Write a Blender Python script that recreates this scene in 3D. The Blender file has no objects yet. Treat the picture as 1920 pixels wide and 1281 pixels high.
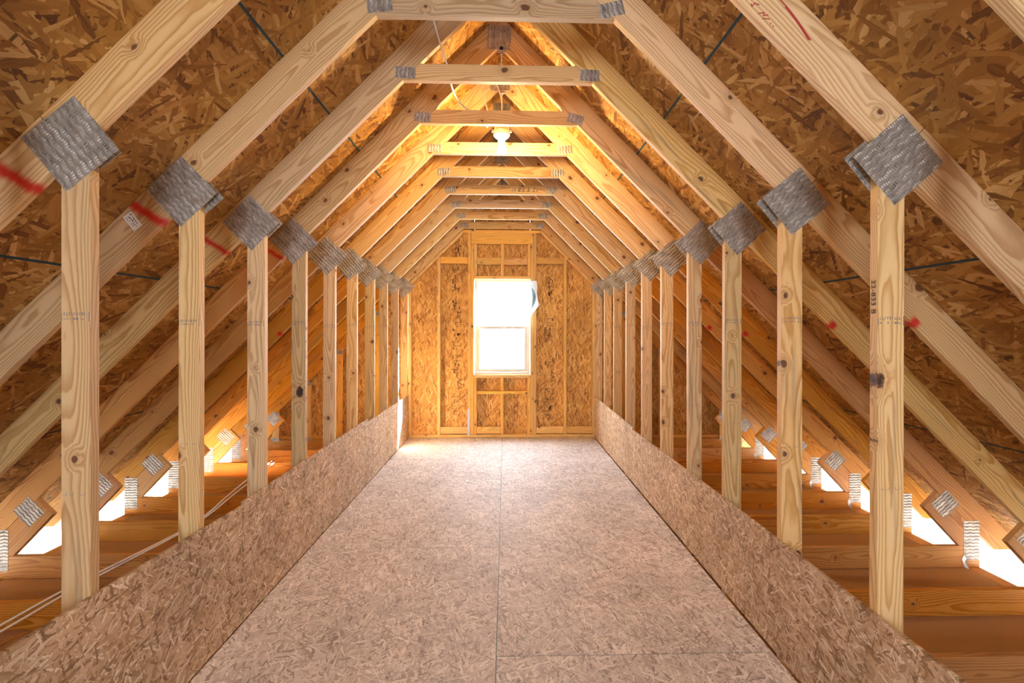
import bpy, bmesh, math, random
from mathutils import Vector, Matrix
random.seed(7)
SC = bpy.context.scene
COL = SC.collection
V = Vector
S = 0.6096                      # truss spacing, 24 inches on centre
INV2 = math.sqrt(0.5)
RB = 3.21                       # x + z on the underside of a rafter (12/12 roof)
RT = 3.408                      # x + z on the top of a rafter, underside of the roof deck
HC = 2.708                      # underside of the collar ties
CT, CB = -0.018, -0.158         # top and bottom of the bottom chords
KX = 1.219                      # inner face of the knee studs
YW = 5.53                       # room face of the framed end wall

# ------------------------------------------------------------------ node helper
class NT:
    def __init__(s, name):
        s.m = bpy.data.materials.new(name); s.m.use_nodes = True
        s.t = s.m.node_tree; s.t.nodes.clear()
        s.out = s.t.nodes.new('ShaderNodeOutputMaterial')
    def n(s, typ, **kw):
        nd = s.t.nodes.new('ShaderNode' + typ)
        for k, v in kw.items(): setattr(nd, k, v)
        return nd
    def put(s, sock, v):
        if v is None: return
        if hasattr(v, 'is_linked') or isinstance(v, bpy.types.NodeSocket): s.t.links.new(v, sock)
        else: sock.default_value = v
    def math(s, op, a, b=None, c=None, clamp=False):
        nd = s.n('Math', operation=op, use_clamp=clamp)
        s.put(nd.inputs[0], a); s.put(nd.inputs[1], b); s.put(nd.inputs[2], c)
        return nd.outputs[0]
    def vmath(s, op, a, b=None):
        nd = s.n('VectorMath', operation=op)
        s.put(nd.inputs[0], a); s.put(nd.inputs[1], b)
        return nd.outputs['Value'] if op in ('LENGTH', 'DOT_PRODUCT') else nd.outputs[0]
    def scale(s, a, k):
        nd = s.n('VectorMath', operation='SCALE'); s.put(nd.inputs[0], a); s.put(nd.inputs['Scale'], k)
        return nd.outputs[0]
    def sep(s, v):
        nd = s.n('SeparateXYZ'); s.put(nd.inputs[0], v); return nd.outputs
    def comb(s, x, y, z):
        nd = s.n('CombineXYZ'); s.put(nd.inputs[0], x); s.put(nd.inputs[1], y); s.put(nd.inputs[2], z); return nd.outputs[0]
    def noise(s, v, scale=1.0, detail=2.0, rough=.5, col=False, dim='3D', w=None):
        nd = s.n('TexNoise', noise_dimensions=dim)
        if v is not None: s.put(nd.inputs['Vector'], v)
        if w is not None: s.put(nd.inputs['W'], w)
        nd.inputs['Scale'].default_value = scale; nd.inputs['Detail'].default_value = detail
        nd.inputs['Roughness'].default_value = rough
        return nd.outputs['Color'] if col else nd.outputs['Fac']
    def white(s, w):
        nd = s.n('TexWhiteNoise', noise_dimensions='1D'); s.put(nd.inputs['W'], w); return nd.outputs['Value']
    def ramp(s, f, stops, interp='LINEAR'):
        nd = s.n('ValToRGB'); cr = nd.color_ramp; cr.interpolation = interp
        while len(cr.elements) < len(stops): cr.elements.new(.5)
        for e, (p, c) in zip(cr.elements, stops):
            e.position = p; e.color = (*c, 1) if len(c) == 3 else c
        s.put(nd.inputs[0], f); return nd.outputs[0]
    def mix(s, f, a, b, blend='MIX'):
        nd = s.n('Mix', data_type='RGBA', blend_type=blend)
        s.put(nd.inputs[0], f)
        for i, v in ((6, a), (7, b)):
            if isinstance(v, tuple): v = (*v, 1) if len(v) == 3 else v
            s.put(nd.inputs[i], v)
        return nd.outputs[2]
    def mapr(s, v, a, b, c=0., d=1., smooth=False):
        nd = s.n('MapRange', interpolation_type='SMOOTHSTEP' if smooth else 'LINEAR')
        s.put(nd.inputs[0], v)
        for i, k in enumerate((a, b, c, d)): s.put(nd.inputs[1 + i], k)
        return nd.outputs[0]
    def attr(s, name):
        return s.n('Attribute', attribute_type='OBJECT', attribute_name=name).outputs['Fac']
    def obj(s): return s.n('TexCoord').outputs['Object']
    def rand(s): return s.n('ObjectInfo').outputs['Random']
    def bsdf(s, col, rough=.6, metal=0., bump=None, bs=.3, bd=.002, **kw):
        b = s.n('BsdfPrincipled')
        if isinstance(col, tuple): col = (*col, 1)
        s.put(b.inputs['Base Color'], col); s.put(b.inputs['Roughness'], rough); s.put(b.inputs['Metallic'], metal)
        for k, v in kw.items(): s.put(b.inputs[k], v)
        if bump is not None:
            bn = s.n('Bump'); bn.inputs['Strength'].default_value = bs; bn.inputs['Distance'].default_value = bd
            s.put(bn.inputs['Height'], bump); s.t.links.new(bn.outputs[0], b.inputs['Normal'])
        s.t.links.new(b.outputs[0], s.out.inputs[0]); return s.m

def simple(name, col, rough=.6, metal=0., **kw): return NT(name).bsdf(col, rough, metal, **kw)

def wood(name, light, dark, knot=(.065, .020, .007), seed=0., ring=.0085):
    """flat sawn pine: local x runs along the grain, y across the wide face, z through the board"""
    t = NT(name); r = t.rand(); P = t.obj()
    r = t.math('FRACT', t.math('ADD', r, seed))
    x, y, z = t.sep(P)
    xo = t.math('ADD', x, t.math('MULTIPLY', r, 91.7))
    Q = t.comb(xo, y, z)
    # knots: one possible knot per cell of length along the board, a spike running through the thickness
    fx = t.math('MULTIPLY', xo, 2.6); cid = t.math('FLOOR', fx)
    h1, h2, h3 = (t.white(t.math('ADD', cid, k)) for k in (.13, 17.31, 41.77))
    kx = t.math('SUBTRACT', fx, t.math('ADD', cid, t.math('MULTIPLY_ADD', h1, .6, .2)))
    kx = t.math('DIVIDE', kx, 2.6)
    ky = t.math('SUBTRACT', y, t.math('MULTIPLY_ADD', h2, .1, -.05))
    wob = t.math('MULTIPLY_ADD', t.noise(Q, 60, 2), .012, -.006)
    d1 = t.math('ADD', t.vmath('LENGTH', t.comb(t.math('MULTIPLY', kx, .75), ky, 0.)), wob)
    r1 = t.math('MULTIPLY', t.mapr(h3, .35, 1., 0., 1.), .0135)
    # a particular knot set on the board itself
    k2 = t.vmath('LENGTH', t.comb(t.math('MULTIPLY', t.math('SUBTRACT', x, t.attr('knot_x')), .6), t.math('SUBTRACT', y, t.attr('knot_y')), 0.))
    d2 = t.math('ADD', k2, t.math('MULTIPLY', wob, 1.6)); r2 = t.attr('knot_r')
    s1 = t.math('SUBTRACT', d1, r1); s2 = t.math('SUBTRACT', d2, r2)
    on1 = t.math('GREATER_THAN', r1, .0015); on2 = t.math('GREATER_THAN', r2, .0015)
    ka = t.math('MULTIPLY', t.mapr(s1, -.001, .0025, 1., 0., True), on1)
    kb = t.math('MULTIPLY', t.mapr(s2, -.001, .003, 1., 0., True), on2)
    km = t.math('MAXIMUM', ka, kb)
    ha = t.math('MULTIPLY', t.mapr(s1, 0., .032, 1., 0., True), on1)
    hb = t.math('MULTIPLY', t.mapr(s2, 0., .045, 1., 0., True), on2)
    halo = t.math('MAXIMUM', ha, hb)
    # growth rings around a pith that lies outside the board, wandering along the length
    w1 = t.noise(t.vmath('MULTIPLY', Q, (1.1, 5., 5.)), 1., 1.5, .5, col=True)
    w1 = t.vmath('SUBTRACT', w1, (.5, .5, .5))
    wx, wy, wz = t.sep(w1)
    w2 = t.noise(t.vmath('MULTIPLY', Q, (7., 30., 30.)), 1., 2.)
    ry = t.math('MULTIPLY', t.math('SUBTRACT', t.white(t.math('MULTIPLY', r, 311.)), .5), .09)
    rz = t.math('MULTIPLY_ADD', t.white(t.math('MULTIPLY', r, 733.)), .05, .028)
    yy = t.math('ADD', t.math('ADD', y, ry), t.math('MULTIPLY', wx, .085))
    zz = t.math('ADD', t.math('ADD', z, rz), t.math('MULTIPLY', wy, .10))
    R = t.vmath('LENGTH', t.comb(yy, zz, 0.))
    R = t.math('ADD', R, t.math('MULTIPLY_ADD', w2, .008, -.004))
    R = t.math('ADD', R, t.math('MULTIPLY', halo, .017))
    ph = t.math('FRACT', t.math('DIVIDE', R, ring))
    late = t.math('MULTIPLY', t.mapr(ph, .25, .86, 0., 1., True), t.mapr(ph, .86, 1., 1., 0., True))
    fib = t.noise(t.vmath('MULTIPLY', Q, (9., 420., 420.)), 1., 2., .6)
    big = t.noise(t.vmath('MULTIPLY', Q, (1.5, 9., 9.)), 1., 2.)
    f = t.math('ADD', t.math('MULTIPLY', late, t.mapr(big, .3, .7, .65, 1.1)), t.math('MULTIPLY_ADD', fib, .35, -.17), clamp=True)
    c = t.mix(f, light, dark)
    # board to board differences
    v = t.math('MULTIPLY_ADD', t.white(t.math('MULTIPLY', r, 57.)), .34, .80)
    hs = t.n('HueSaturation'); t.put(hs.inputs['Hue'], t.math('MULTIPLY_ADD', t.white(t.math('MULTIPLY', r, 177.)), .014, .492))
    t.put(hs.inputs['Saturation'], t.math('MULTIPLY_ADD', t.white(t.math('MULTIPLY', r, 97.)), .24, .88))
    t.put(hs.inputs['Value'], v); t.put(hs.inputs['Color'], c); c = hs.outputs[0]
    # blue stain streaks on a few boards
    st = t.mapr(t.noise(t.vmath('MULTIPLY', Q, (1.3, 22., 22.)), 1., 3.), .60, .74, 0., .42, True)
    st = t.math('MULTIPLY', st, t.math('GREATER_THAN', t.white(t.math('MULTIPLY', r, 23.)), .5))
    c = t.mix(st, c, (.20, .165, .13))
    c = t.mix(t.math('MULTIPLY', halo, .35), c, (.42, .20, .07))
    c = t.mix(t.math('MULTIPLY', km, .92), c, t.mix(t.noise(Q, 130, 2), knot, (.17, .06, .02)))
    c = t.mix(t.math('MULTIPLY', t.math('MULTIPLY', t.mapr(s2, -.008, -.001, 1., 0., True), on2), .85), c, (.014, .006, .004))
    # sprayed red lumber mark across the board
    pw = t.attr('paint_w')
    fuzz = t.math('MULTIPLY_ADD', t.noise(t.vmath('MULTIPLY', P, (10., 55., 30.)), 1., 4.), .026, -.013)
    px = t.math('ABSOLUTE', t.math('ADD', t.math('SUBTRACT', t.math('ADD', x, t.math('MULTIPLY', y, t.attr('paint_s'))), t.attr('paint_x')), fuzz))
    pm = t.mapr(t.math('SUBTRACT', px, pw), -.016, .012, 1., 0., True)
    py = t.mapr(t.math('SUBTRACT', t.math('MULTIPLY', y, t.attr('paint_side')), t.attr('paint_y')), -.01, .004, 0., 1., True)
    pm = t.math('MULTIPLY', t.math('MULTIPLY', pm, py), t.math('GREATER_THAN', pw, .001))
    c = t.mix(t.math('MULTIPLY', pm, .96), c, (.60, .012, .006))
    return t.bsdf(c, t.math('MULTIPLY_ADD', f, -.08, .62), bump=t.math('ADD', f, t.math('MULTIPLY', fib, .5)), bs=.25, bd=.0008)

def osb(name, stops, lay=6, length=.105, width=.021, streak=.5, angs=(.08, 2.75, .62, 2.2, 1.25, 2.98, .3, 1.8), bstr=.5, rough=.62):
    """oriented strand board: several layers of long flakes at different angles, the topmost flake wins"""
    t = NT(name); r = t.rand(); P = t.obj()
    off = t.comb(t.math('MULTIPLY', r, 53.1), t.math('MULTIPLY', r, 29.7), 0.)
    Q = t.vmath('ADD', P, off)
    x, y, z = t.sep(Q); Q = t.comb(x, y, 0.)
    wv = t.vmath('SUBTRACT', t.noise(Q, 16., 3., .6, col=True), (.5, .5, .5))
    Q = t.vmath('ADD', Q, t.scale(wv, .016))
    best = None
    for k, a in enumerate(angs[:lay]):
        rot = t.n('VectorRotate', rotation_type='Z_AXIS'); t.put(rot.inputs['Vector'], Q); rot.inputs['Angle'].default_value = a
        sc = 1. - .07 * k
        uv = t.vmath('MULTIPLY', rot.outputs[0], (sc / length, sc / width, 1.))
        uv = t.vmath('ADD', uv, (k * 3.7, k * 5.3, 0.))
        vo = t.n('TexVoronoi', voronoi_dimensions='2D', feature='F1'); vo.inputs['Scale'].default_value = 1.
        vo.inputs['Randomness'].default_value = .95
        t.put(vo.inputs['Vector'], uv)
        cs = t.n('SeparateColor'); t.put(cs.inputs[0], vo.outputs['Color'])
        h = t.math('SUBTRACT', cs.outputs[0], t.math('MULTIPLY', vo.outputs['Distance'], .42))
        if best is None: best, tone, suv, dist = h, cs.outputs[1], uv, vo.outputs['Distance']
        else:
            sel = t.math('GREATER_THAN', h, best)
            def mf(f, a, b):
                nd = t.n('Mix', data_type='FLOAT'); t.put(nd.inputs[0], f); t.put(nd.inputs[2], a); t.put(nd.inputs[3], b); return nd.outputs[0]
            def mv(f, a, b):
                nd = t.n('Mix', data_type='VECTOR'); t.put(nd.inputs[0], f); t.put(nd.inputs[4], a); t.put(nd.inputs[5], b); return nd.outputs[1]
            tone = mf(sel, tone, cs.outputs[1]); suv = mv(sel, suv, uv); dist = mf(sel, dist, vo.outputs['Distance'])
            best = t.math('MAXIMUM', h, best)
    grain = t.noise(t.vmath('MULTIPLY', suv, (1.6, 9., 1.)), 1., 4., .7)
    f = t.math('ADD', tone, t.math('MULTIPLY', t.math('SUBTRACT', grain, .5), streak))
    f = t.math('SUBTRACT', f, t.mapr(best, .12, .55, .32, 0.), clamp=True)  # shade between flakes put into the colour: low flakes and edges darker
    c = t.ramp(f, stops)
    big = t.noise(Q, 2.2, 2.)
    c = t.mix(1., c, t.ramp(big, [(.3, (.86, .85, .84)), (.7, (1.1, 1.09, 1.07))]), 'MULTIPLY')
    return t.bsdf(c, rough, bump=t.math('ADD', best, t.math('MULTIPLY', grain, .2)), bs=bstr, bd=.003)

def plate_mat():
    """galvanised nail plate: wavy rows of punched slots"""
    t = NT('galvanised_punched_steel'); P = t.obj(); r = t.rand()
    x, y, z = t.sep(P)
    yy = t.math('ADD', y, t.math('MULTIPLY', t.math('SINE', t.math('MULTIPLY', x, 150.)), .0022))
    row = t.math('FRACT', t.math('DIVIDE', yy, .0215)); col = t.math('FRACT', t.math('DIVIDE', x, .0085))
    slot = t.math('MULTIPLY', t.mapr(t.math('ABSOLUTE', t.math('SUBTRACT', row, .5)), .19, .24, 1., 0.),
                  t.mapr(t.math('ABSOLUTE', t.math('SUBTRACT', col, .5)), .22, .30, 1., 0.))
    n = t.noise(t.vmath('ADD', P, t.comb(r, r, r)), 22., 3.)
    sp = t.noise(P, 260., 1.)
    steel = t.ramp(t.math('ADD', n, t.math('MULTIPLY_ADD', sp, .16, -.08)), [(.3, (.34, .325, .30)), (.7, (.50, .49, .47))])
    hole = t.ramp(t.noise(t.vmath('ADD', P, t.comb(0., r, r)), 26., 2.), [(.32, (.07, .045, .025)), (.48, (.38, .30, .22)), (.62, (.80, .75, .66))])
    c = t.mix(t.math('MULTIPLY', slot, .9), steel, hole)
    band = t.mapr(t.math('ABSOLUTE', t.math('SUBTRACT', row, .5)), .1, .5, 0., 1., True)
    return t.bsdf(c, .45, t.math('MULTIPLY_ADD', slot, -.45, .6), bump=t.math('ADD', t.math('MULTIPLY', slot, -.5), band), bs=.6, bd=.004)

M = {}
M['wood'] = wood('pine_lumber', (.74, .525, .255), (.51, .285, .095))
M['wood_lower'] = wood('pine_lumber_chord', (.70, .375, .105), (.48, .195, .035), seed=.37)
M['wood_wall'] = wood('pine_wall_framing', (.83, .54, .18), (.67, .385, .10), seed=.61)
M['osb_roof'] = osb('osb_roof_deck', [(.0, (.13, .045, .009)), (.10, (.25, .105, .018)), (.32, (.36, .175, .034)), (.6, (.43, .225, .050)), (.85, (.53, .305, .085)), (1., (.70, .46, .19))], length=.13, width=.018, streak=.72)
M['osb_wall'] = osb('osb_wall_sheathing', [(.0, (.22, .085, .016)), (.12, (.44, .205, .038)), (.5, (.61, .335, .075)), (.8, (.70, .42, .12)), (1., (.82, .58, .25))], length=.085, width=.011, streak=.8, angs=(.05, 2.9, .42, 2.55, .8, 3.05))
M['osb_floor'] = osb('osb_subfloor', [(.0, (.29, .235, .225)), (.15, (.46, .41, .405)), (.5, (.61, .57, .57)), (.8, (.71, .67, .67)), (1., (.87, .84, .84))], length=.055, width=.0075, bstr=.3, rough=.68, streak=.9)
M['osb_knee'] = osb('osb_kneewall', [(.0, (.21, .115, .055)), (.2, (.39, .25, .135)), (.5, (.54, .38, .235)), (.8, (.63, .48, .335)), (1., (.82, .72, .60))], length=.05, width=.0075, bstr=.3, streak=.9)
M['plate'] = plate_mat()
M['steel'] = simple('bright_zinc_steel', (.62, .62, .62), .32, .9)
M['dark_steel'] = simple('black_fitting', (.02, .025, .03), .4, .5)
M['green'] = simple('green_edge_sealer', (.025, .13, .085), .6)
M['blue'] = simple('blue_edge_sealer', (.012, .065, .105), .6)
M['paper'] = simple('white_paper', (.80, .79, .77), .7)
M['ink'] = simple('black_ink', (.03, .03, .035), .7)
M['marker'] = simple('dry_marker_ink', (.085, .065, .05), .8)
M['stamp'] = simple('faded_blue_stamp_ink', (.20, .18, .20), .8)
M['dark_stamp'] = simple('faded_black_stamp_ink', (.14, .075, .03), .8)
M['red'] = simple('red_crayon', (.46, .045, .03), .7)
M['purple'] = simple('purple_chalk', (.24, .10, .22), .8)
M['lime'] = simple('green_crayon', (.25, .42, .12), .8)
M['cable'] = simple('white_cable_jacket', (.86, .84, .81), .4)
M['cable_orange'] = simple('orange_cable_jacket', (.70, .30, .03), .5)
M['porcelain'] = simple('white_porcelain', (.86, .84, .80), .25)
M['vinyl'] = simple('white_vinyl', (.66, .68, .69), .4)
M['wrap'] = None
M['wrap_blue'] = simple('blue_wrap_print', (.22, .36, .44), .5)
def kraft():
    t = NT('drywall_back_paper'); n = t.noise(t.obj(), 60., 3.); b = t.noise(t.obj(), 1.5, 2.)
    c = t.mix(n, (.46, .29, .165), (.53, .35, .21)); c = t.mix(t.math('MULTIPLY', b, .2), c, (.40, .25, .14))
    return t.bsdf(c, .8)
M['kraft'] = kraft()
def glass():
    t = NT('clear_window_glass'); tr = t.n('BsdfTransparent'); gl = t.n('BsdfGlossy'); gl.inputs['Roughness'].default_value = .02
    fr = t.n('Fresnel'); fr.inputs[0].default_value = 1.45; ge = t.n('NewGeometry'); mx = t.n('MixShader')
    t.t.links.new(t.math('MULTIPLY', fr.outputs[0], t.math('SUBTRACT', 1., ge.outputs['Backfacing'])), mx.inputs[0]); t.t.links.new(tr.outputs[0], mx.inputs[1]); t.t.links.new(gl.outputs[0], mx.inputs[2])
    t.t.links.new(mx.outputs[0], t.out.inputs[0]); return t.m
M['glass'] = glass()
def soffit(name, k):
    t = NT(name); a = t.n('BsdfDiffuse'); a.inputs[0].default_value = (.85, .85, .84, 1)
    b = t.n('BsdfTranslucent'); b.inputs[0].default_value = (.85, .86, .86, 1); mx = t.n('MixShader'); mx.inputs[0].default_value = k
    t.t.links.new(a.outputs[0], mx.inputs[1]); t.t.links.new(b.outputs[0], mx.inputs[2]); t.t.links.new(mx.outputs[0], t.out.inputs[0]); return t.m
M['soffit'] = soffit('white_vented_soffit', .42); M['wrap'] = soffit('white_house_wrap', .65)
def bulb_mat():
    t = NT('lit_bulb_glass'); e = t.n('Emission'); e.inputs[0].default_value = (1., .62, .24, 1); e.inputs[1].default_value = BULB
    t.t.links.new(e.outputs[0], t.out.inputs[0]); return t.m
BULB = 1450.
M['bulb'] = bulb_mat()

# ------------------------------------------------------------------ object helpers
WM = {}
def link(name, data, mat, parent=None, mtx=None):
    o = bpy.data.objects.new(name, data); COL.objects.link(o)
    if mat is not None and data is not None and not data.materials: data.materials.append(M[mat])
    mtx = mtx or Matrix.Identity(4)
    WM[o.name] = mtx
    if parent is not None:
        o.parent = parent; o.matrix_basis = WM[parent.name].inverted() @ mtx
    else: o.matrix_basis = mtx
    return o
def empty(name, loc):
    o = bpy.data.objects.new(name, None); COL.objects.link(o); o.empty_display_size = .1
    o.location = loc; WM[o.name] = Matrix.Translation(V(loc)); return o
def tag(o, label=None, cat=None, group=None, kind=None):
    if label: o['label'] = label
    if cat: o['category'] = cat
    if group: o['group'] = group
    if kind: o['kind'] = kind
    return o
def frame(O, lx, ly):
    lx = V(lx).normalized(); ly = V(ly); ly = (ly - lx * ly.dot(lx)).normalized(); lz = lx.cross(ly)
    m = Matrix((lx, ly, lz)).transposed().to_4x4(); m.translation = V(O); return m
def prism(name, parent, mtx, pts, T, mat, bev=.0016, z0=None, smooth=False):
    """polygon in the local xy plane, extruded T along local z (from z0, default centred)"""
    bm = bmesh.new(); z0 = -T / 2 if z0 is None else z0
    a = sum(pts[i][0] * pts[(i + 1) % len(pts)][1] - pts[(i + 1) % len(pts)][0] * pts[i][1] for i in range(len(pts)))
    if a < 0: pts = pts[::-1]
    lo = [bm.verts.new((x, y, z0)) for x, y in pts]; hi = [bm.verts.new((x, y, z0 + T)) for x, y in pts]
    bm.faces.new(lo[::-1]); bm.faces.new(hi); n = len(pts)
    for i in range(n): bm.faces.new((lo[i], lo[(i + 1) % n], hi[(i + 1) % n], hi[i]))
    if bev: bmesh.ops.bevel(bm, geom=bm.edges[:], offset=bev, segments=1, affect='EDGES')
    me = bpy.data.meshes.new(name); bm.to_mesh(me); bm.free()
    return link(name, me, mat, parent, mtx)
def xz(name, parent, pts, y0, T, ax, mat, bev=.0016):
    """polygon given in world (x, z), front face at y0, thickness T away from the camera, grain along ax"""
    cx = sum(p[0] for p in pts) / len(pts); cz = sum(p[1] for p in pts) / len(pts)
    a = V((ax[0], 0, ax[1])).normalized(); m = frame((cx, y0 + T / 2, cz), a, (-a.z, 0, a.x))
    loc = [((x - cx) * a.x + (z - cz) * a.z, -(x - cx) * a.z + (z - cz) * a.x) for x, z in pts]
    return prism(name, parent, m, loc, T, mat, bev)
def box(name, parent, x0, x1, y0, y1, z0, z1, mat, grain='z', bev=.0016):
    """axis aligned board; grain x, y or z names the direction its length runs"""
    c = ((x0 + x1) / 2, (y0 + y1) / 2, (z0 + z1) / 2); d = dict(x=x1 - x0, y=y1 - y0, z=z1 - z0)
    lx, ly = dict(x=((1, 0, 0), (0, 0, 1)), y=((0, 1, 0), (0, 0, 1)), z=((0, 0, 1), (-1, 0, 0)), h=((0, 1, 0), (-1, 0, 0)))[grain]
    g = dict(x='xzy', y='yzx', z='zxy', h='yxz')[grain]
    a, b, t = d[g[0]] / 2, d[g[1]] / 2, d[g[2]]
    return prism(name, parent, frame(c, lx, ly), [(-a, -b), (a, -b), (a, b), (-a, b)], t, mat, bev)
def tube(name, parent, pts, r, mat, res=6, cyc=False, mtx=None):
    cu = bpy.data.curves.new(name, 'CURVE'); cu.dimensions = '3D'; sp = cu.splines.new('NURBS'); sp.points.add(len(pts) - 1)
    for p, q in zip(sp.points, pts): p.co = (*q, 1)
    sp.use_endpoint_u = True; sp.order_u = 3; sp.resolution_u = 6; cu.bevel_depth = r; cu.bevel_resolution = 2; cu.use_fill_caps = True
    return to_mesh(name, cu, mat, parent, mtx)
def to_mesh(name, cu, mat, parent, mtx):
    o = bpy.data.objects.new('tmp', cu); COL.objects.link(o)
    dg = bpy.context.evaluated_depsgraph_get(); me = bpy.data.meshes.new_from_object(o.evaluated_get(dg)); me.name = name
    COL.objects.unlink(o); bpy.data.objects.remove(o); bpy.data.curves.remove(cu)
    me.materials.clear()
    return link(name, me, mat, parent, mtx)
def text(name, parent, s, size, mtx, mat, ext=.0003, shear=0.):
    cu = bpy.data.curves.new(name, 'FONT'); cu.body = s; cu.size = size; cu.extrude = ext; cu.align_x = 'CENTER'; cu.align_y = 'CENTER'; cu.shear = shear
    return to_mesh(name, cu, mat, parent, mtx)
def lathe(name, parent, loc, prof, mat, seg=24, smooth=True):
    bm = bmesh.new(); rings = []
    for r, z in prof:
        rings.append([bm.verts.new((max(r, 1e-4) * math.cos(2 * math.pi * k / seg), max(r, 1e-4) * math.sin(2 * math.pi * k / seg), z)) for k in range(seg)])
    for a, b in zip(rings, rings[1:]):
        for k in range(seg): bm.faces.new((a[k], a[(k + 1) % seg], b[(k + 1) % seg], b[k]))
    bm.faces.new(rings[0][::-1]); bm.faces.new(rings[-1])
    bmesh.ops.recalc_face_normals(bm, faces=bm.faces)
    for f in bm.faces: f.smooth = smooth
    me = bpy.data.meshes.new(name); bm.to_mesh(me); bm.free()
    return link(name, me, mat, parent, Matrix.Translation(V(loc)))
def strokes(name, parent, mtx, bars, mat, T=.0004):
    """ink marks: a set of thin bars (x, y, w, h) lying on a surface, one mesh"""
    bm = bmesh.new()
    for x, y, w, h in bars:
        q = [bm.verts.new(p) for p in ((x - w / 2, y - h / 2, T), (x + w / 2, y - h / 2, T), (x + w / 2, y + h / 2, T), (x - w / 2, y + h / 2, T))]
        bm.faces.new(q)
        e = [bm.verts.new((v.co.x, v.co.y, 0)) for v in q]
        for i in range(4): bm.faces.new((q[i], e[i], e[(i + 1) % 4], q[(i + 1) % 4]))
    me = bpy.data.meshes.new(name); bm.to_mesh(me); bm.free(); return link(name, me, mat, parent, mtx)
def ribbon(pts, w):
    """pen stroke through 2D points as a list of thin quads for a bmesh"""
    out = []
    for (x0, y0), (x1, y1) in zip(pts, pts[1:]):
        d = V((x1 - x0, y1 - y0)); n = V((-d.y, d.x)).normalized() * w / 2; e = d.normalized() * w * .3
        out.append([(x0 + n.x - e.x, y0 + n.y - e.y), (x0 - n.x - e.x, y0 - n.y - e.y), (x1 - n.x + e.x, y1 - n.y + e.y), (x1 + n.x + e.x, y1 + n.y + e.y)])
    return out
def pen(name, parent, mtx, lines, w, mat, T=.0005):
    bm = bmesh.new()
    for k, l in enumerate(lines):
        for j, q in enumerate(ribbon(l, w)):
            h = T + .00002 * j
            a = [bm.verts.new((*p, h)) for p in q]; b = [bm.verts.new((*p, 0)) for p in q]
            bm.faces.new(a)
            for i in range(4): bm.faces.new((a[i], b[i], b[(i + 1) % 4], a[(i + 1) % 4]))
    bmesh.ops.recalc_face_normals(bm, faces=bm.faces)
    me = bpy.data.meshes.new(name); bm.to_mesh(me); bm.free(); return link(name, me, mat, parent, mtx)

def nail_plate(parent, c, w, h, ang, y, side=1, name='nail_plate'):
    """toothed plate on the truss face at y; its rows run along its own x"""
    a = math.radians(ang); lx = (math.cos(a), 0, math.sin(a)); m = frame((c[0], y, c[1]), lx, (-math.sin(a), 0, math.cos(a)))
    return prism(name, parent, m, [(-w / 2, -h / 2), (w / 2, -h / 2), (w / 2, h / 2), (-w / 2, h / 2)], .0022, 'plate', .0004)

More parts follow.
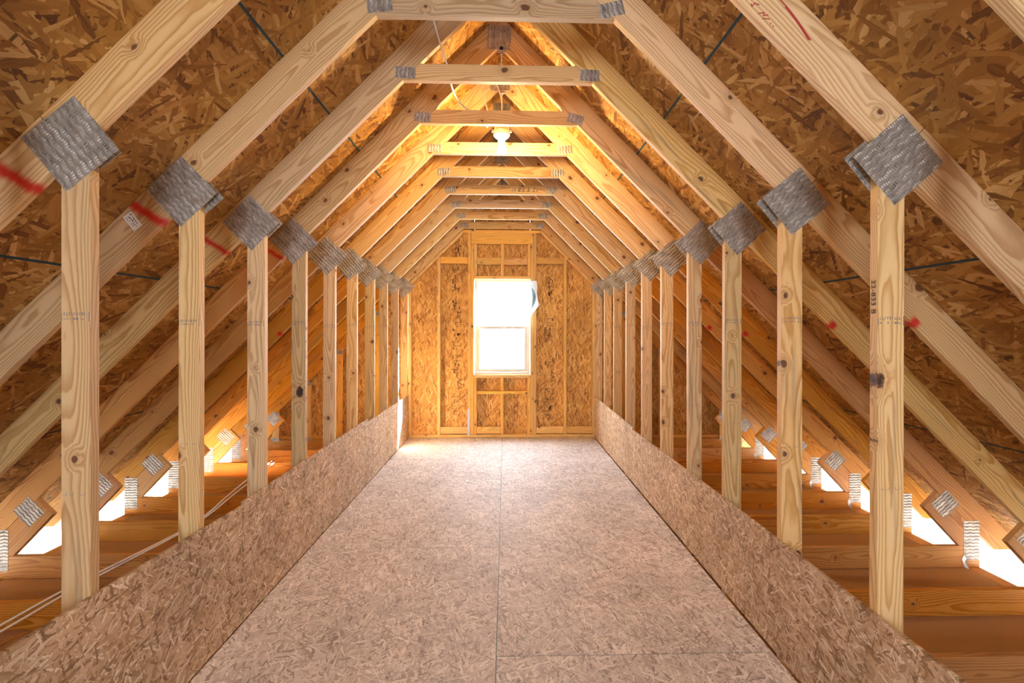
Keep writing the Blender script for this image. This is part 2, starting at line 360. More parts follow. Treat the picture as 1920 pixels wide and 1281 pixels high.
# ------------------------------------------------------------------ the roof trusses
KP = {0: ((-1.280, 1.955, -50), (1.287, 1.935, 41)), 1: ((-1.298, 1.962, -46), (1.279, 1.944, 39)), 2: ((-1.290, 1.951, -44), (1.293, 1.941, 42)), 3: ((-1.300, 1.953, -45), (1.298, 1.962, 45))}
RED = {0: (-1.455, .020), 1: (-1.440, .020), 2: (-1.478, .016), 3: (-1.432, .015)}
REDR = {1: 1.79, 2: 1.795, 4: 1.85, 5: 1.80}
def gs(x, z): return x, z
def truss(i, y0, label):
    R = random.Random(100 + i)
    t = tag(empty('roof_truss', (0, y0, CB)), label, 'roof truss', 'attic roof trusses at two foot spacing')
    T = .0381; lean = R.uniform(-.004, .004)
    low = 'wood_lower'
    for sg in (-1, 1):
        s = lambda pts: [(sg * x, z) for x, z in pts]
        d = (sg, -1)
        xs = 1.323 + R.uniform(-.02, .02)             # splice of the two rafter pieces, under the big plate
        tt = 2 * xs - (RB + RT) / 2                    # x - z at the splice
        pb = ((RB + tt) / 2, (RB - tt) / 2); pt = ((RT + tt) / 2, (RT - tt) / 2)
        g = .0006
        up = xz('rafter', t, s([(.0006, RB), (.0006, RT), (pt[0] - g, pt[1] + g), (pb[0] - g, pb[1] + g)]), y0, T, d, 'wood')
        ze = -.045
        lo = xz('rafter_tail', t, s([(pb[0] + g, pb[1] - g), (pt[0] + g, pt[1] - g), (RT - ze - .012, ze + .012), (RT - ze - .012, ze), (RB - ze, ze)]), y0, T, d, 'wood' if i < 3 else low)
        if sg < 0 and i in RED:
            x, w = RED[i]; c = WM[lo.name].inverted() @ V((x, y0, RB + .1 + x))
            lo['paint_x'] = c.x; lo['paint_w'] = w; lo['paint_s'] = .22; lo['paint_side'] = 0.; lo['paint_y'] = -1.
        if sg > 0 and i in REDR or sg < 0 and i == 5:
            x = REDR.get(i, 1.86) if sg > 0 else -1.86; c = WM[lo.name].inverted() @ V((x, y0, RB - abs(x)))
            cb = WM[lo.name].inverted() @ V((x, y0, RB + .1 - abs(x)))
            lo['paint_x'] = c.x; lo['paint_w'] = .022; lo['paint_s'] = 0.; sd = 1. if c.y > cb.y else -1.
            lo['paint_side'] = sd; lo['paint_y'] = sd * c.y - .028
        # knee stud, cut to the rafter on top, standing on the bottom chord
        k1, k2 = KX + R.uniform(-.003, .003), KX + .0889
        st = xz('knee_stud', t, s([(k1 + lean, CT + .0006), (k1, RB - k1 - .001), (k2, RB - k2 - .001), (k2 + lean, CT + .0006)]), y0, T, (0, 1), 'wood')
        if i == 3 and sg < 0:
            c = WM[st.name].inverted() @ V((-1.257, y0, 1.0)); st['knot_x'], st['knot_y'], st['knot_r'] = c.x, c.y, .021
        if i == 0 and sg > 0:
            c = WM[st.name].inverted() @ V((1.228, y0, 1.235)); st['knot_x'], st['knot_y'], st['knot_r'] = c.x, c.y, .013
        # blue-grey grade stamp across the face of the stud
        if 0 <= i <= 7:
            bars = []
            for q in range(9):
                xx = -.034 + .0076 * q + R.uniform(-.001, .001); hh = R.uniform(.007, .011)
                bars.append((xx, .008, R.uniform(.0012, .003), hh))
                if R.random() < .8: bars.append((xx + .002, .008 + R.choice((-.5, .5, 0.)) * hh, R.uniform(.003, .006), .0018))
                if R.random() < .75: bars.append((xx + .001, -.007 + R.uniform(-.001, .001), R.uniform(.002, .006), R.uniform(.002, .007)))
            bars += [(.040, 0, .0022, .030), (-.041, -.002, .0018, .022)]
            zz = 1.43 + R.uniform(-.012, .012)
            strokes('grade_stamp', st, frame((sg * (k1 + k2) / 2, y0 - .0001, zz), (1, 0, 0), (0, 0, 1)), bars, 'stamp')
            bars = [(x, 0, .011, .001) for x in (-.03, -.012, .02)] + [(x, .004, .001, .008) for x in (-.026, -.006, .014, .03)]
            strokes('grade_stamp', st, frame((sg * (k1 + k2) / 2, y0 - .0001, .90 + R.uniform(-.02, .02)), (1, 0, 0), (0, 0, 1)), bars, 'stamp')
        # heel wedge under the rafter, seated on the bottom chord
        wz = .155
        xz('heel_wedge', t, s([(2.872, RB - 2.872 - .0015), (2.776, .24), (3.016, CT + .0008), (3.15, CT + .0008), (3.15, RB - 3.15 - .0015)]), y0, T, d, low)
        # nail plates
        kp = KP.get(i)
        cx, cz, an = kp[0 if sg < 0 else 1] if kp else (sg * (1.293 + R.uniform(-.01, .01)), 1.953 + R.uniform(-.012, .012), (-46 if sg < 0 else 43) + R.uniform(-4, 4))
        if i >= 0:
          nail_plate(t, (cx, cz), .210, .203, an, y0 - .0011)
          nail_plate(t, (cx - sg * (.012 if sg > 0 else -.022 if i == 0 else .005) + R.uniform(-.006, .006), cz + R.uniform(-.01, .012)), .210, .203, an + R.uniform(-4, 4), y0 + T + .0011)
        an = {(1, -1): 8, (1, 1): 14, (2, -1): -3, (2, 1): -2, (3, 1): -16}.get((i, sg), R.uniform(-8, 8))
        nail_plate(t, (sg * .487, 2.748), .060, .104, an + 90, y0 - .0011)
        nail_plate(t, (sg * 3.098, .017), .106, .258, 0, y0 - .0011)
        nail_plate(t, (sg * 2.921, .258), .140, .130, 45 * sg + R.uniform(-4, 4), y0 - .0011)
    ct = xz('collar_tie', t, [(-(RB - HC) + .0008, HC), (RB - HC - .0008, HC), (RB - HC - .0897, HC + .0889), (-(RB - HC - .0897), HC + .0889)], y0, T, (1, 0), 'wood')
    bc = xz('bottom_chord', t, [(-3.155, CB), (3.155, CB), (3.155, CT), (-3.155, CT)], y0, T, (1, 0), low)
    nail_plate(t, (R.uniform(-.006, .006), 3.262), .155, .150, 90 + R.uniform(-7, 7), y0 - .0011)
    return t
LB = {
    -1: 'roof truss closest overhead, only a bare rafter edge in the top right corner',
    0: 'nearest full roof truss, red pen writing on its right rafter',
    1: 'second roof truss, white paper tag and red spray on its left rafter',
    2: 'third roof truss, in front of the hanging white cable',
    3: 'roof truss just in front of the lit bulb, black knot in left knee stud',
    4: 'roof truss just behind the lit bulb with glowing yellow collar tie',
    5: 'second roof truss behind the lit bulb, red spot on left rafter tail',
    6: 'roof truss with dark handwritten numbers on its collar tie',
    7: 'roof truss right behind the one with handwritten numbers',
    8: 'last but one roof truss before the window wall',
    9: 'end roof truss resting against the window wall',
}
TR = {}
for i in range(-1, 10):
    TR[i] = truss(i, i * S if i >= 0 else -.575, LB[i])
def part(i, name, k=0):
    l = [o for o in TR[i].children if o.name.split('.')[0] == name]; return l[k]
# handwriting on the trusses
rr = part(0, 'rafter', 1)
ex = V((1, 0, -1)).normalized(); ey = V((-1, 0, -1)).normalized()
def on_rafter(s, w):          # s: distance down the right rafter from the apex underside, w: from the underside up
    p = V((0, 0, RB)) + V((INV2, 0, -INV2)) * s + V((INV2, 0, INV2)) * w; return V((p.x, -.0002, p.z))
# the marks were written with the board turned round: reading runs up the slope, tops towards the lower edge
mt = frame(on_rafter(1.10, .022), (1, 0, -1), (1, 0, 1))
L = [[(-.135, .012), (-.125, -.012)], [(-.150, .008), (-.146, -.012), (-.160, -.014)],
     [(-.100, .012), (-.085, -.003)], [(-.085, -.003), (-.100, -.002)],
     [(-.075, .004), (-.048, .0)],
     [(-.006, .010), (.004, .013), (.004, -.010)],
     [(.032, -.006), (.040, -.010), (.038, .004), (.052, .010)],
     [(.070, -.010), (.080, .004), (.086, -.004), (.094, .008)], [(.090, -.012), (.106, .002)], [(.118, -.004), (.121, -.006)], [(.130, -.004), (.132, -.007)]]
tag(pen('red_writing', rr, mt, L, .0035, 'red'), 'red crayon characters along the lower edge')
arc = [(-.13 + .26 * k / 14, .05 + .020 * math.sin(math.pi * (k / 14) ** .8)) for k in range(15)]
arc2 = [(.0 + .125 * k / 8, .066 - .020 * (k / 8) ** 1.4) for k in range(9)]
mt = frame(on_rafter(1.215, .022), (1, 0, -1), (1, 0, 1))
tag(pen('red_stroke', rr, mt, [arc, arc2], .004, 'red'), 'long curved red crayon stroke')
c6 = part(6, 'collar_tie')
text('ink_writing', c6, '12  E 3 8 1/', .055, frame((.235, 6 * S - .0003, HC + .046), (-1, 0, 0), (0, 0, -1)), 'ink', shear=.2)
text('ink_writing', part(4, 'collar_tie'), 'H', .03, frame((-.36, 4 * S - .0003, HC + .045), (1, 0, 0), (0, 0, 1)), 'dark_stamp')
s0 = part(0, 'knee_stud', 1)
text('ink_writing', s0, '22-833 B', .030, frame((KX - .0006, .019, 1.50), (0, 0, -1), (0, -1, 0)), 'marker')
# paper tag on the second truss
m = frame((-1.494, S - .0006, 1.838), (.62, 0, -.78), (.78, 0, .62))
tg = prism('paper_tag', part(1, 'rafter_tail', 0), m, [(-.036, -.021), (.036, -.021), (.036, .021), (-.036, .021)], .0008, 'paper', .0001)
R0 = random.Random(5)
for row, n in ((.011, 6), (.0, 7), (-.011, 6)):
    strokes('tag_print', tg, m @ Matrix.Translation((0, 0, .0005)), [(-.026 + .0085 * k + R0.uniform(-.001, .001), row + R0.uniform(-.0015, .0015), R0.uniform(.002, .0065), R0.uniform(.003, .006)) for k in range(n)], 'ink', .0002)
# marks on particular studs
st3 = part(3, 'knee_stud', 0)
strokes('purple_mark', st3, frame((-KX + .0001, 3 * S + .010, 1.1), (0, 0, 1), (0, 1, 0)), [(.30, .002, .02, .012), (.22, -.002, .012, .010), (.12, .0, .018, .012), (-.14, .0, .016, .012), (-.27, .003, .014, .01), (-.4, .0, .02, .012), (-.53, .0, .02, .01)], 'purple', .0003)
st0 = part(0, 'knee_stud', 0)
pen('green_mark', st0, frame((-KX + .0003, .019, .505), (0, 1, 0), (0, 0, 1)), [[(-.016, .0), (.016, .016)], [(-.010, -.004), (-.002, .008)], [(-.012, .002), (-.010, -.020)]], .003, 'lime')

# ------------------------------------------------------------------ floor, knee wall boards
fl = tag(empty('floor', (0, 2., 0)), 'pinkish grey OSB subfloor with thin green joints', 'floor', kind='structure')
FX = 1.204
def floor_panel(x0, x1, y0, y1):
    box('floor_panel', fl, x0, x1, y0, y1, CT, 0, 'osb_floor', 'h', .0008)
for (x0, x1, ys) in ((-FX, .0012, (-4.6, -3.03, -.59, 1.848, 4.286, YW)), (.0048, FX - .008, (-4.6, -4.23, -1.792, .646, 3.084, YW))):
    for a, b in zip(ys, ys[1:]): floor_panel(x0, x1, a + .002, b - .002)
def seam(x0, x1, y0, y1): box('floor_joint', fl, x0, x1, y0, y1, CT + .002, -.0012, 'green', 'h', 0)
seam(.0010, .0050, -4.5, YW - .002)
for y in (-3.03, -.59, 1.848, 4.286): seam(-FX + .01, .0014, y - .0022, y + .0022)
for y in (-4.23, -1.792, .646, 3.084): seam(.0046, FX - .01, y - .0022, y + .0022)
def knee(sg, y0, y1, za, zb, label, bow=None):
    n = 12; top = [(y0 + (y1 - y0) * k / n, za + (zb - za) * k / n + (bow(k / n) if bow else 0)) for k in range(n + 1)]
    pts = [(y1, .003), (y0, .003)] + top
    cy = (y0 + y1) / 2; m = frame((sg * (KX - .0068), cy, .28), (0, 1, 0), (0, 0, 1))
    o = prism('kneewall_board', None, m, [(y - cy, z - .28) for y, z in pts], .0111, 'osb_knee', .0008)
    return tag(o, label, 'osb board', 'osb boards along the foot of the knee walls')
knee(-1, -4.5, .957, .578, .556, 'nearest OSB board on left knee wall, brown, running to the left frame edge', lambda k: .026 * math.sin(math.pi * min(1, max(0, (k - .55) / .45)) ) )
knee(-1, .962, 3.386, .573, .586, 'middle OSB board on left knee wall, lower start and stepped far end')
knee(-1, 3.39, YW - .01, .556, .556, 'far OSB board on left knee wall with sunlit strip near the window wall')
knee(1, -4.5, .948, .485, .497, 'nearest OSB board on right knee wall, running to the bottom right frame edge')
knee(1, .955, 3.345, .497, .482, 'middle OSB board on right knee wall with dark joint at each end')
knee(1, 3.352, YW - .01, .503, .535, 'far OSB board on right knee wall meeting the window wall')

# ------------------------------------------------------------------ ceiling boards of the storey below, seen between the chords
for sg, nm in ((-1, 'ceiling_left'), (1, 'ceiling_right')):
    x0, x1 = sorted((sg * .0005, sg * 3.063))
    o = box(nm, None, x0, x1, -4.6, 5.7, CB - .0135, CB - .0008, 'kraft', 'h', 0)
    tag(o, 'brown paper back of the drywall ceiling below, %s eave bay' % nm[8:], 'ceiling', kind='structure')
# eave walls, soffit, fascia
for sg, side in ((-1, 'left'), (1, 'right')):
    w = tag(empty('wall_' + side, (sg * 3.11, 1., CB)), '%s outer wall under the eave' % side, 'wall', kind='structure')
    x0, x1 = sorted((sg * 3.066, sg * 3.155))
    box('top_plate', w, x0, x1, -4.6, 5.66, CB - .0385, CB - .0006, 'wood_lower', 'y')
    box('top_plate', w, x0, x1, -4.6, 5.66, CB - .077, CB - .039, 'wood_lower', 'y')
    x0, x1 = sorted((sg * 3.156, sg * 3.167))
    box('sheathing', w, x0, x1, -4.6, 5.66, CB - .5, CB - .02, 'osb_wall', 'y', 0)
    sf = tag(empty('trim_%d' % (1 if sg < 0 else 2), (sg * 3.3, 1., CB - .05)), 'white soffit and fascia of the %s eave' % side, 'soffit', kind='structure')
    for k in range(3):
        a, b = 3.170 + .094 * k, 3.170 + .094 * k + .090
        x0, x1 = sorted((sg * a, sg * b))
        box('soffit_board', sf, x0, x1, -4.6, 5.66, CB - .042, CB - .036, 'soffit', 'y', 0)
    x0, x1 = sorted((sg * 3.456, sg * 3.474))
    box('fascia_board', sf, x0, x1, -4.6, 5.66, CB - .055, -.07, 'vinyl', 'y', .001)

# ------------------------------------------------------------------ roof deck: strips of OSB sheets with blue sealed long edges
for sg, side in ((-1, 'left'), (1, 'right')):
    rd = tag(empty('roof_deck_' + side, (sg * 1.7, 1., RT - 1.7)), 'orange brown OSB roof deck on the %s slope' % side, 'roof deck', kind='structure')
    ex = V((sg, 0, -1)).normalized()
    cuts = [0., .884, 1.755, 2.620, 3.50]
    m = frame(V((0, .53, RT + .0004)) + ex * (3.5 / INV2 / 2), (0, 1, 0), ex); up = 1 if m.col[2].z > 0 else -1
    prism('light_block_sheet', rd, m, [(-5.14, -2.495), (5.14, -2.495), (5.14, 2.48), (-5.14, 2.48)], .003, 'ink', 0, z0=.0125 if up > 0 else -.0155)  # unseen sheet added above the deck to block sky light at the joints
    for k, (a, b) in enumerate(zip(cuts, cuts[1:])):
        la, lb = a / INV2, b / INV2
        y = -4.6; st = [1.2, 2.44, 2.0, 2.44][k]
        while y < 5.64:
            y2 = min(y + st, 5.66); st = 2.4384
            c = V((0, (y + y2) / 2, RT + .0004)) + ex * ((la + lb) / 2)
            m = frame(c, (0, 1, 0), ex)
            h, w = (y2 - y) / 2 - .0012, (lb - la) / 2 - .002
            nrm = 1 if m.col[2].z > 0 else -1
            prism('roof_sheet', rd, m, [(-h, -w), (h, -w), (h, w), (-h, w)], .011, 'osb_roof', .0006, z0=0 if nrm > 0 else -.011)
            y = y2
        if k:
            c = V((0, .5, RT + .0006)) + ex * la; m = frame(c, (0, 1, 0), ex)
            nrm = 1 if m.col[2].z > 0 else -1
            prism('edge_joint', rd, m, [(-5.1, -.0055), (5.14, -.0055), (5.14, .0055), (-5.1, .0055)], .004, 'blue', 0, z0=(-.0016 if nrm > 0 else -.0024))
# printed marks on the roof deck near the plates
def deck_mark(parent, sg, x, y, bars, rot=0.):
    ex = V((sg, 0, -1)).normalized(); n = V((-sg, 0, -1)).normalized()
    m = frame(V((sg * x, y, RT - x)) + n * .0001, (0, 1, 0), n.cross(V((0, 1, 0))))
    strokes('printed_mark', parent, m @ Matrix.Rotation(rot, 4, 'Z'), bars, 'dark_stamp', .0003)
RD = {o.name: o for o in bpy.data.objects if o.name.startswith('roof_deck')}
R1 = random.Random(11)
for sg, nm in ((-1, 'roof_deck_left'), (1, 'roof_deck_right')):
    for x, y0, y1 in ((1.25, -.35, .0), (1.36, .2, .58), (1.27, .75, 1.18), (1.36, 1.3, 1.75), (1.27, 2.0, 2.35)):
        bars = []
        n = int((y1 - y0) / .03)
        for q in range(n):
            if R1.random() < .8: bars.append((-.5 * (y1 - y0) + q * .03, R1.uniform(-.004, .004), R1.choice((.003, .010)), R1.choice((.020, .004, .026))))
            if R1.random() < .4: bars.append((-.5 * (y1 - y0) + q * .03 + .008, R1.uniform(-.014, .014), .010, .003))
        deck_mark(RD[nm], sg, x, (y0 + y1) / 2, bars)

# ------------------------------------------------------------------ framed window wall
wb = tag(empty('wall_back', (0, YW, 0)), 'framed gable end wall with OSB sheathing around the window', 'wall', kind='structure')
D = .0889; W0 = YW; W1 = YW + D
def wstud(x0, x1, z0, z1, name='stud', mat='wood_wall', y0=W0, y1=W1): return box(name, wb, x0, x1, y0, y1, z0, z1, mat, 'z')
def wflat(x0, x1, z0, z1, name='blocking', y0=W0 + .002, y1=W0 + .040): return box(name, wb, x0, x1, y0, y1, z0, z1, 'wood_wall', 'x')
wflat(-1.219, 1.219, .001, .0375, 'bottom_plate', W0, W1)
RK = RB - .048                                # x + z under the raked plate
zc = HC - .012 - .035
wflat(-.50, .50, zc, zc + .0375, 'top_plate', W0, W1)
for sg in (-1, 1):
    pts = [(sg * .505, RK + .0485 - .505), (sg * .505, RK - .505 + .0), (sg * 1.219, RK - 1.219), (sg * 1.219, RK + .0485 - 1.219)]
    xz('rake_plate', wb, pts, W0, D, (sg, -1), 'wood_wall')
    def rs(x0, x1, z0, name='stud'):
        a, b = sorted((x0, x1), key=abs)
        top = RK - .002
        xz(name, wb, [(sg * x0, z0), (sg * x1, z0), (sg * x1, top - x1), (sg * x0, top - x0)], W0, D, (0, 1), 'wood_wall')
    rs(.803, .841, .039); rs(1.180, 1.218, .039)
    x0, x1 = sorted((sg * .408, sg * .446)); wstud(x0, x1, .039, zc - .001, 'king_stud')
    x0, x1 = sorted((sg * .369, sg * .407)); wstud(x0, x1, .039, 2.517, 'jack_stud')
    x0, x1 = sorted((sg * .329, sg * .367)); wstud(x0, x1, 2.103, 2.517, 'cripple_stud'); wstud(x0, x1, .039, .772, 'cripple_stud')
    x0, x1 = sorted((sg * .448, sg * .801)); wflat(x0, x1, 2.262, 2.345); wflat(x0, x1, .048, .138)
wflat(.843, 1.178, .048, .138)
wflat(-.405, .405, 2.519, 2.519 + .14, 'header', W0, W1)
wflat(-.407, .407, 2.518 + .142, zc - .001, 'header_plate', W0, W1)
wstud(-.019, .019, 2.103, 2.517, 'cripple_stud'); wstud(-.019, .019, .605, .772, 'cripple_stud'); wstud(-.019, .019, .039, .562, 'cripple_stud')
wflat(-.327, -.021, 2.250, 2.335); wflat(.021, .327, 2.250, 2.335); wflat(-.327, -.021, .048, .138)
wflat(-.327, .327, .5635, .6015, 'blocking', W0 + .004, W1); wflat(-.367, .367, .774, .812, 'rough_sill', W0, W1)
wflat(-.367, .367, 2.062, 2.100, 'window_head', W0, W1)
# sheathing: separate sheets around the opening, and the gable area behind the knee walls
Y2, Y3 = W1 + .001, W1 + .012
def sheet(pts): return xz('sheathing', wb, pts, Y2, .011, (0, 1), 'osb_wall', 0)
for sg in (-1, 1):
    sheet([(sg * .366, -.2), (sg * 1.235, -.2), (sg * 1.235, RT - 1.235), (sg * .366, RT - .366)])
    sheet([(sg * 1.237, -.2), (sg * 3.40, -.2), (sg * 3.40, .008), (sg * 1.237, RT - 1.237)])
sheet([(-.365, -.2), (.365, -.2), (.365, .812), (-.365, .812)])
sheet([(-.365, 2.062), (.365, 2.062), (.365, RT - .365), (0, RT), (-.365, RT - .365)])
# gable studs behind the knee walls with small plates
for sg in (-1, 1):
    for x in (1.55, 2.05, 2.45, 2.85):
        xz('gable_stud', wb, [(sg * x, CT + .001), (sg * (x + .089), CT + .001), (sg * (x + .089), RB - x - .091), (sg * x, RB - x - .002)], 5.489, .0381, (0, 1), 'wood_wall')
        nail_plate(wb, (sg * (x + .045), RB - x - .05), .05, .10, 90, 5.4865)
        nail_plate(wb, (sg * (x + .045), CT + .01), .05, .10, 90, 5.4848)
    box('gable_plate', wb, *sorted((sg * 1.24, sg * 3.0)), W0 + .002, W1, CT + .001, CT + .0385, 'wood_wall', 'x')
# printed stamps on the sheathing, one column in each bay beside the window
R2 = random.Random(3)
def wall_stamp(x, z0, z1, dense):
    bars = []; z = z1
    while z > z0:
        bars.append((R2.uniform(-.03, .03), z, R2.choice((.06, .10, .03)), R2.choice((.005, .007))))
        for _ in range(dense):
            bars.append((R2.uniform(-.05, .05), z - R2.uniform(0, .06), R2.choice((.006, .012, .02)), R2.choice((.007, .018, .035))))
        z -= R2.uniform(.04, .08)
    strokes('sheathing_stamp', wb, frame((x, Y2 - .0001, 0), (1, 0, 0), (0, 0, 1)), bars, 'dark_stamp', .0004)
wall_stamp(-.60, 2.40, 2.60, 7); wall_stamp(-.60, 1.93, 2.22, 8); wall_stamp(-.60, 1.15, 1.80, 3); wall_stamp(-.60, .86, 1.06, 3); wall_stamp(-.60, .25, .52, 3)
wall_stamp(.62, 1.85, 2.15, 7); wall_stamp(.62, 1.25, 1.55, 2); wall_stamp(.62, .92, 1.05, 2); wall_stamp(.62, .25, .62, 5)
for x, z in ((-.565, .70), (.655, .79)):
    text('sheathing_stamp', wb, 'APA', .085, frame((x, Y2 - .0002, z), (0, 0, -1), (1, 0, 0)), 'dark_stamp', shear=.25)
box('steel_strap', wb, -.452, -.418, W0 - .0025, W0 - .0006, .02, .37, 'steel', 'z', 0)
# the window
wn = tag(empty('window_1', (0, W1, .82)), 'white single hung window glowing with daylight, lower sash set in', 'window', kind='structure')
def ring(name, x0, x1, z0, z1, w, y0, y1, mat, wb_=None, wt=None):
    wb_ = wb_ or w; wt = wt or w
    bm = bmesh.new()
    for a, b, c, d in ((x0, x0 + w, z0, z1), (x1 - w, x1, z0, z1), (x0 + w, x1 - w, z0, z0 + wb_), (x0 + w, x1 - w, z1 - wt, z1)):
        r = bmesh.ops.create_cube(bm, size=1., matrix=Matrix.Translation(((a + b) / 2, (y0 + y1) / 2, (c + d) / 2)) @ Matrix.Diagonal((b - a, y1 - y0, d - c, 1)))
    me = bpy.data.meshes.new(name); bm.to_mesh(me); bm.free(); return link(name, me, mat, wn)
ring('window_frame', -.362, .362, .815, 2.060, .030, W1 - .045, W1 + .03, 'vinyl')
us = ring('upper_sash', -.331, .331, 1.415, 2.029, .034, W1 - .005, W1 + .022, 'vinyl')
ls = ring('lower_sash', -.331, .331, .847, 1.445, .038, W1 - .036, W1 - .009, 'vinyl', .04, .032)
def pane(parent, z0, z1, y):
    bm = bmesh.new(); bmesh.ops.create_cube(bm, size=1., matrix=Matrix.Translation((0, y, (z0 + z1) / 2)) @ Matrix.Diagonal((.602, .004, z1 - z0, 1)))
    me = bpy.data.meshes.new('window_pane'); bm.to_mesh(me); bm.free(); link('window_pane', me, 'glass', parent)
pane(us, 1.445, 2.0, W1 + .008); pane(ls, .884, 1.416, W1 - .022)
lk = box('sash_lock', ls, -.03, .03, W1 - .045, W1 - .0365, 1.4455, 1.46, 'vinyl', 'x', .002)
# loose flap of house wrap at the upper right of the window
bm = bmesh.new(); prof = [(.335, .0, 2.03, 1), (.39, -.025, 2.03, 0), (.45, -.05, 2.03, 0)]
rows = [(2.03, .32, .44), (1.95, .32, .452), (1.87, .32, .445), (1.78, .315, .462), (1.72, .31, .478), (1.67, .31, .44), (1.60, .305, .385), (1.53, .30, .345), (1.44, .30, .325)]
vs = []
for z, a, b in rows:
    vs.append([bm.verts.new((a + (b - a) * k / 5, YW - .012 - .10 * k / 5 - .02 * math.sin(k / 5 * 2.2 + z * 6) ** 2, z)) for k in range(6)])
for p, q in zip(vs, vs[1:]):
    for k in range(5): bm.faces.new((p[k], p[k + 1], q[k + 1], q[k]))
for f in bm.faces: f.smooth = True
bmesh.ops.solidify(bm, geom=bm.faces[:], thickness=.0012)
me = bpy.data.meshes.new('wrap_flap'); bm.to_mesh(me); bm.free()
fp = tag(link('wrap_flap', me, 'wrap'), 'torn white house wrap flap with blue print beside the window top right', 'house wrap')
bm = bmesh.new(); vs = []
for k in range(9):
    a = k / 8; z = 2.0 - a * .36; xo = .36 + .055 * math.sin(math.pi * a)
    vs.append([bm.verts.new((xo + d, YW - .082 - .022 * j, z)) for j, d in enumerate((-.02 * math.sin(math.pi * a) - .004, .016 * math.sin(math.pi * a) + .002))])
for p, q in zip(vs, vs[1:]): bm.faces.new((p[0], p[1], q[1], q[0]))
bmesh.ops.solidify(bm, geom=bm.faces[:], thickness=.0008)
me = bpy.data.meshes.new('blue_print'); bm.to_mesh(me); bm.free(); link('blue_print', me, 'wrap_blue', fp)

# ------------------------------------------------------------------ the gable behind the camera: sheathed, with its own opening
YF = -4.55
wf = tag(empty('wall_front', (0, YF, 0)), 'sheathed gable wall behind the camera with a wide opening', 'wall', kind='structure')
OX, OZ0, OZ1 = .45, .85, 2.05
def fsheet(pts): return xz('sheathing', wf, pts, YF - .012, .011, (0, 1), 'osb_wall', 0)
for sg in (-1, 1):
    fsheet([(sg * OX, -.2), (sg * 3.40, -.2), (sg * 3.40, .008), (sg * OX, RT - OX)])
fsheet([(-OX, -.2), (OX, -.2), (OX, OZ0), (-OX, OZ0)])
fsheet([(-OX, OZ1), (OX, OZ1), (OX, RT - OX), (0, RT), (-OX, RT - OX)])

# ------------------------------------------------------------------ porcelain lamp holder with bare bulb
BX, BY, BZ = .013, 2.06, 2.620
lp = tag(empty('lamp_holder', (BX, BY, BZ + .20)), 'white porcelain ceiling lamp holder with a lit bare bulb', 'light fixture')
bx = lathe('junction_box', lp, (BX, BY, BZ + .128), [(.05, 0), (.052, .002), (.052, .045), (.048, .048)], 'steel', 8, False)
box('screw_lug', bx, BX - .068, BX - .052, BY - .006, BY + .006, BZ + .118, BZ + .136, 'steel', 'x', .001)
box('screw_lug', bx, BX + .052, BX + .068, BY - .006, BY + .006, BZ + .118, BZ + .136, 'steel', 'x', .001)
box('mounting_bar', lp, BX - .012, BX + .012, 3 * S + .039, 4 * S - .001, BZ + .1765, BZ + .180, 'steel', 'y', 0)
sk = lathe('porcelain_base', lp, (BX, BY, BZ + .038), [(.021, 0), (.023, .004), (.024, .028), (.030, .034), (.050, .050), (.057, .062), (.058, .082), (.054, .0895)], 'porcelain', 40)
bl = lathe('light_bulb', lp, (BX, BY, BZ - .034), [(.0005, 0), (.010, .0015), (.020, .0075), (.027, .017), (.030, .029), (.029, .040), (.025, .051), (.0185, .062), (.0145, .070), (.0135, .0715)], 'bulb', 32)
bl['label'] = 'lit bulb glass'
# hanger clips under the ridge plates
for k, (y, z) in enumerate(((3 * S - .012, 3.150), (4 * S - .012, 3.150))):
    c = tag(empty('ridge_clip', (.012, y, z)), ['black and silver hanging clip under the third ridge plate, rod pointing down', 'shiny steel clip under the ridge plate just behind the hanging cables'][k], 'clip', 'hanging clips under the ridge plates')
    box('clip_body', c, .002, .022, y - .012, y + .004, z, z + .045, 'dark_steel' if k == 0 else 'steel', 'z', .003)
    box('clip_wing', c, -.012, .036, y - .016, y - .0125, z + .002, z + .02, 'steel', 'x', .002)
    lathe('clip_rod', c, (.012, y - .004, z - .07), [(.004, 0), (.004, .064), (.009, .066), (.009, .0695)], 'steel', 10)
# cables
tag(tube('ceiling_cable', None, [(-.345, 1.12, 3.035), (-.332, 1.15, 2.985), (-.296, 1.235, 2.872), (-.274, 1.285, 2.822), (-.270, 1.42, 2.778), (-.262, 1.62, 2.79), (-.225, 1.80, 2.8015), (-.16, 1.90, 2.8015), (-.10, 2.0, 2.79), (-.085, BY + .02, BZ + .16)], .0055, 'cable'), 'white cable hanging from the ridge and lying over the collar tie before the bulb', 'cable')
tube('wire', lp, [(-.045, BY, BZ + .16), (-.10, BY - .06, 2.90), (-.105, BY - .10, 3.02), (-.08, BY - .12, 3.10), (-.05, BY - .12, 3.07), (.0, BY - .1, 2.98), (.02, BY - .06, 2.88), (.012, BY - .03, BZ + .176)], .0042, 'cable')
def attic_cable(name, pts, r, mat, label): tag(tube(name, None, pts, r, mat), label, 'cable')
base = [(-2.37, .35), (-2.345, .973), (-2.332, 1.338), (-2.296, 1.585), (-2.20, 2.217), (-2.217, 2.569), (-2.309, 3.086), (-2.372, 3.568), (-2.45, 4.3)]
for k, lab in ((0, 'upper of two white cables running along the left eave over the chords'), (1, 'lower of two white cables running along the left eave over the chords')):
    pts = [(x + (.0 if k == 0 else .03 + .02 * math.sin(y * 2.1)), y, CT + .0065 + (.0 if k else .004) - .012 * math.sin(math.pi * y / S) ** 2 * 0) for x, y in base]
    attic_cable('eave_cable', pts, .0058, 'cable', lab)
    bpy.data.objects['eave_cable' if k == 0 else 'eave_cable.001']['group'] = 'white cables in the left eave'
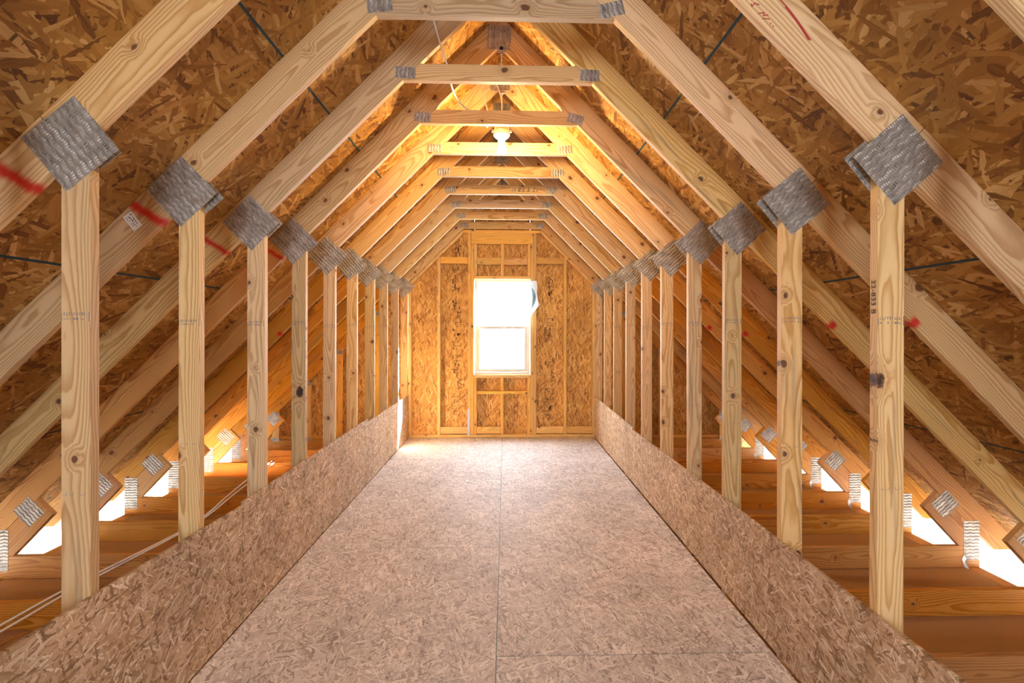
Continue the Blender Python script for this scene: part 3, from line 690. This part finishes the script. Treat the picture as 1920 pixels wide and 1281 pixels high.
attic_cable('orange_cable', [(-2.47, .70, CB + .006), (-2.446, 1.087, CB + .006), (-2.40, 1.19, CB + .006)], .004, 'cable_orange', 'orange cable lying between the joists in the lower left corner')
# folded steel ties at the right eave, one per truss
for i in range(2, 9):
    y = i * S
    m = frame((3.038, y - .004, -.105), (0, 0, 1), (1, 0, 0))
    bm = bmesh.new()
    P3 = [(3.045, y - .0035, -.075), (3.030, y - .006, -.10), (3.05, y - .006, -.115), (3.062, y - .004, -.10), (3.058, y - .030, -.160), (3.040, y - .012, -.150), (3.0655, y - .03, -.1565)]
    vv = [bm.verts.new(p) for p in P3]
    for f in ((0, 1, 2), (0, 2, 3), (1, 5, 2), (2, 5, 4), (2, 4, 3)): bm.faces.new([vv[j] for j in f])
    bmesh.ops.solidify(bm, geom=bm.faces[:], thickness=.0012)
    me = bpy.data.meshes.new('hurricane_tie'); bm.to_mesh(me); bm.free()
    o = link('hurricane_tie', me, 'steel')
    nth = ['', '', 'nearest', 'second nearest', 'third nearest', 'fourth nearest', 'fifth nearest', 'next to last', 'farthest'][i]
    tag(o, 'small folded steel tie at the right eave, %s in the row' % nth, 'metal tie', 'steel ties along the right eave')

# ------------------------------------------------------------------ camera
cd = bpy.data.cameras.new('camera'); cam = bpy.data.objects.new('camera', cd); COL.objects.link(cam)
cam.location = (.0388, -1.7327, 1.39); cam.rotation_euler = (math.pi / 2, -.0015, -.0314)
cd.sensor_width = 36.; cd.lens = 1045. / 1920 * 36; cd.shift_x = (960 - 980.) / 1920; cd.shift_y = (620.1 - 640.5) / 1920
cd.clip_start = .02; SC.camera = cam

# ------------------------------------------------------------------ light: overcast sky, low sun through the window, the bulb
SKY = 39.
w = bpy.data.worlds.new('sky'); SC.world = w; w.use_nodes = True
bg = w.node_tree.nodes['Background']; bg.inputs[0].default_value = (.79, .895, 1., 1); bg.inputs[1].default_value = SKY
sun = bpy.data.lights.new('sun', 'SUN'); sun.energy = 360.; sun.angle = .009; sun.color = (1., .94, .85)
so = bpy.data.objects.new('sun', sun); COL.objects.link(so); so.rotation_euler = V((-1., -.56, -.62)).to_track_quat('-Z', 'Y').to_euler()
so.location = (6, 12, 8)
def portal(name, loc, rot, sx, sy):
    l = bpy.data.lights.new(name, 'AREA'); l.shape = 'RECTANGLE'; l.size = sx; l.size_y = sy; l.cycles.is_portal = True
    o = bpy.data.objects.new(name, l); COL.objects.link(o); o.location = loc; o.rotation_euler = rot
portal('window_portal', (0, W1 + .06, 1.44), (-math.pi / 2, 0, 0), .66, 1.19)
portal('opening_portal', (0, YF - .05, (OZ0 + OZ1) / 2), (math.pi / 2, 0, 0), 2 * OX, OZ1 - OZ0)

vs_ = SC.view_settings; vs_.view_transform = 'Standard'; vs_.look = 'None'; vs_.gamma = 1.; vs_.use_curve_mapping = False
vs_.exposure = .22
SC.cycles.use_denoising = True
SC.cycles.max_bounces = 10; SC.cycles.diffuse_bounces = 7; SC.cycles.transparent_max_bounces = 8
SC.cycles.sample_clamp_indirect = 25.
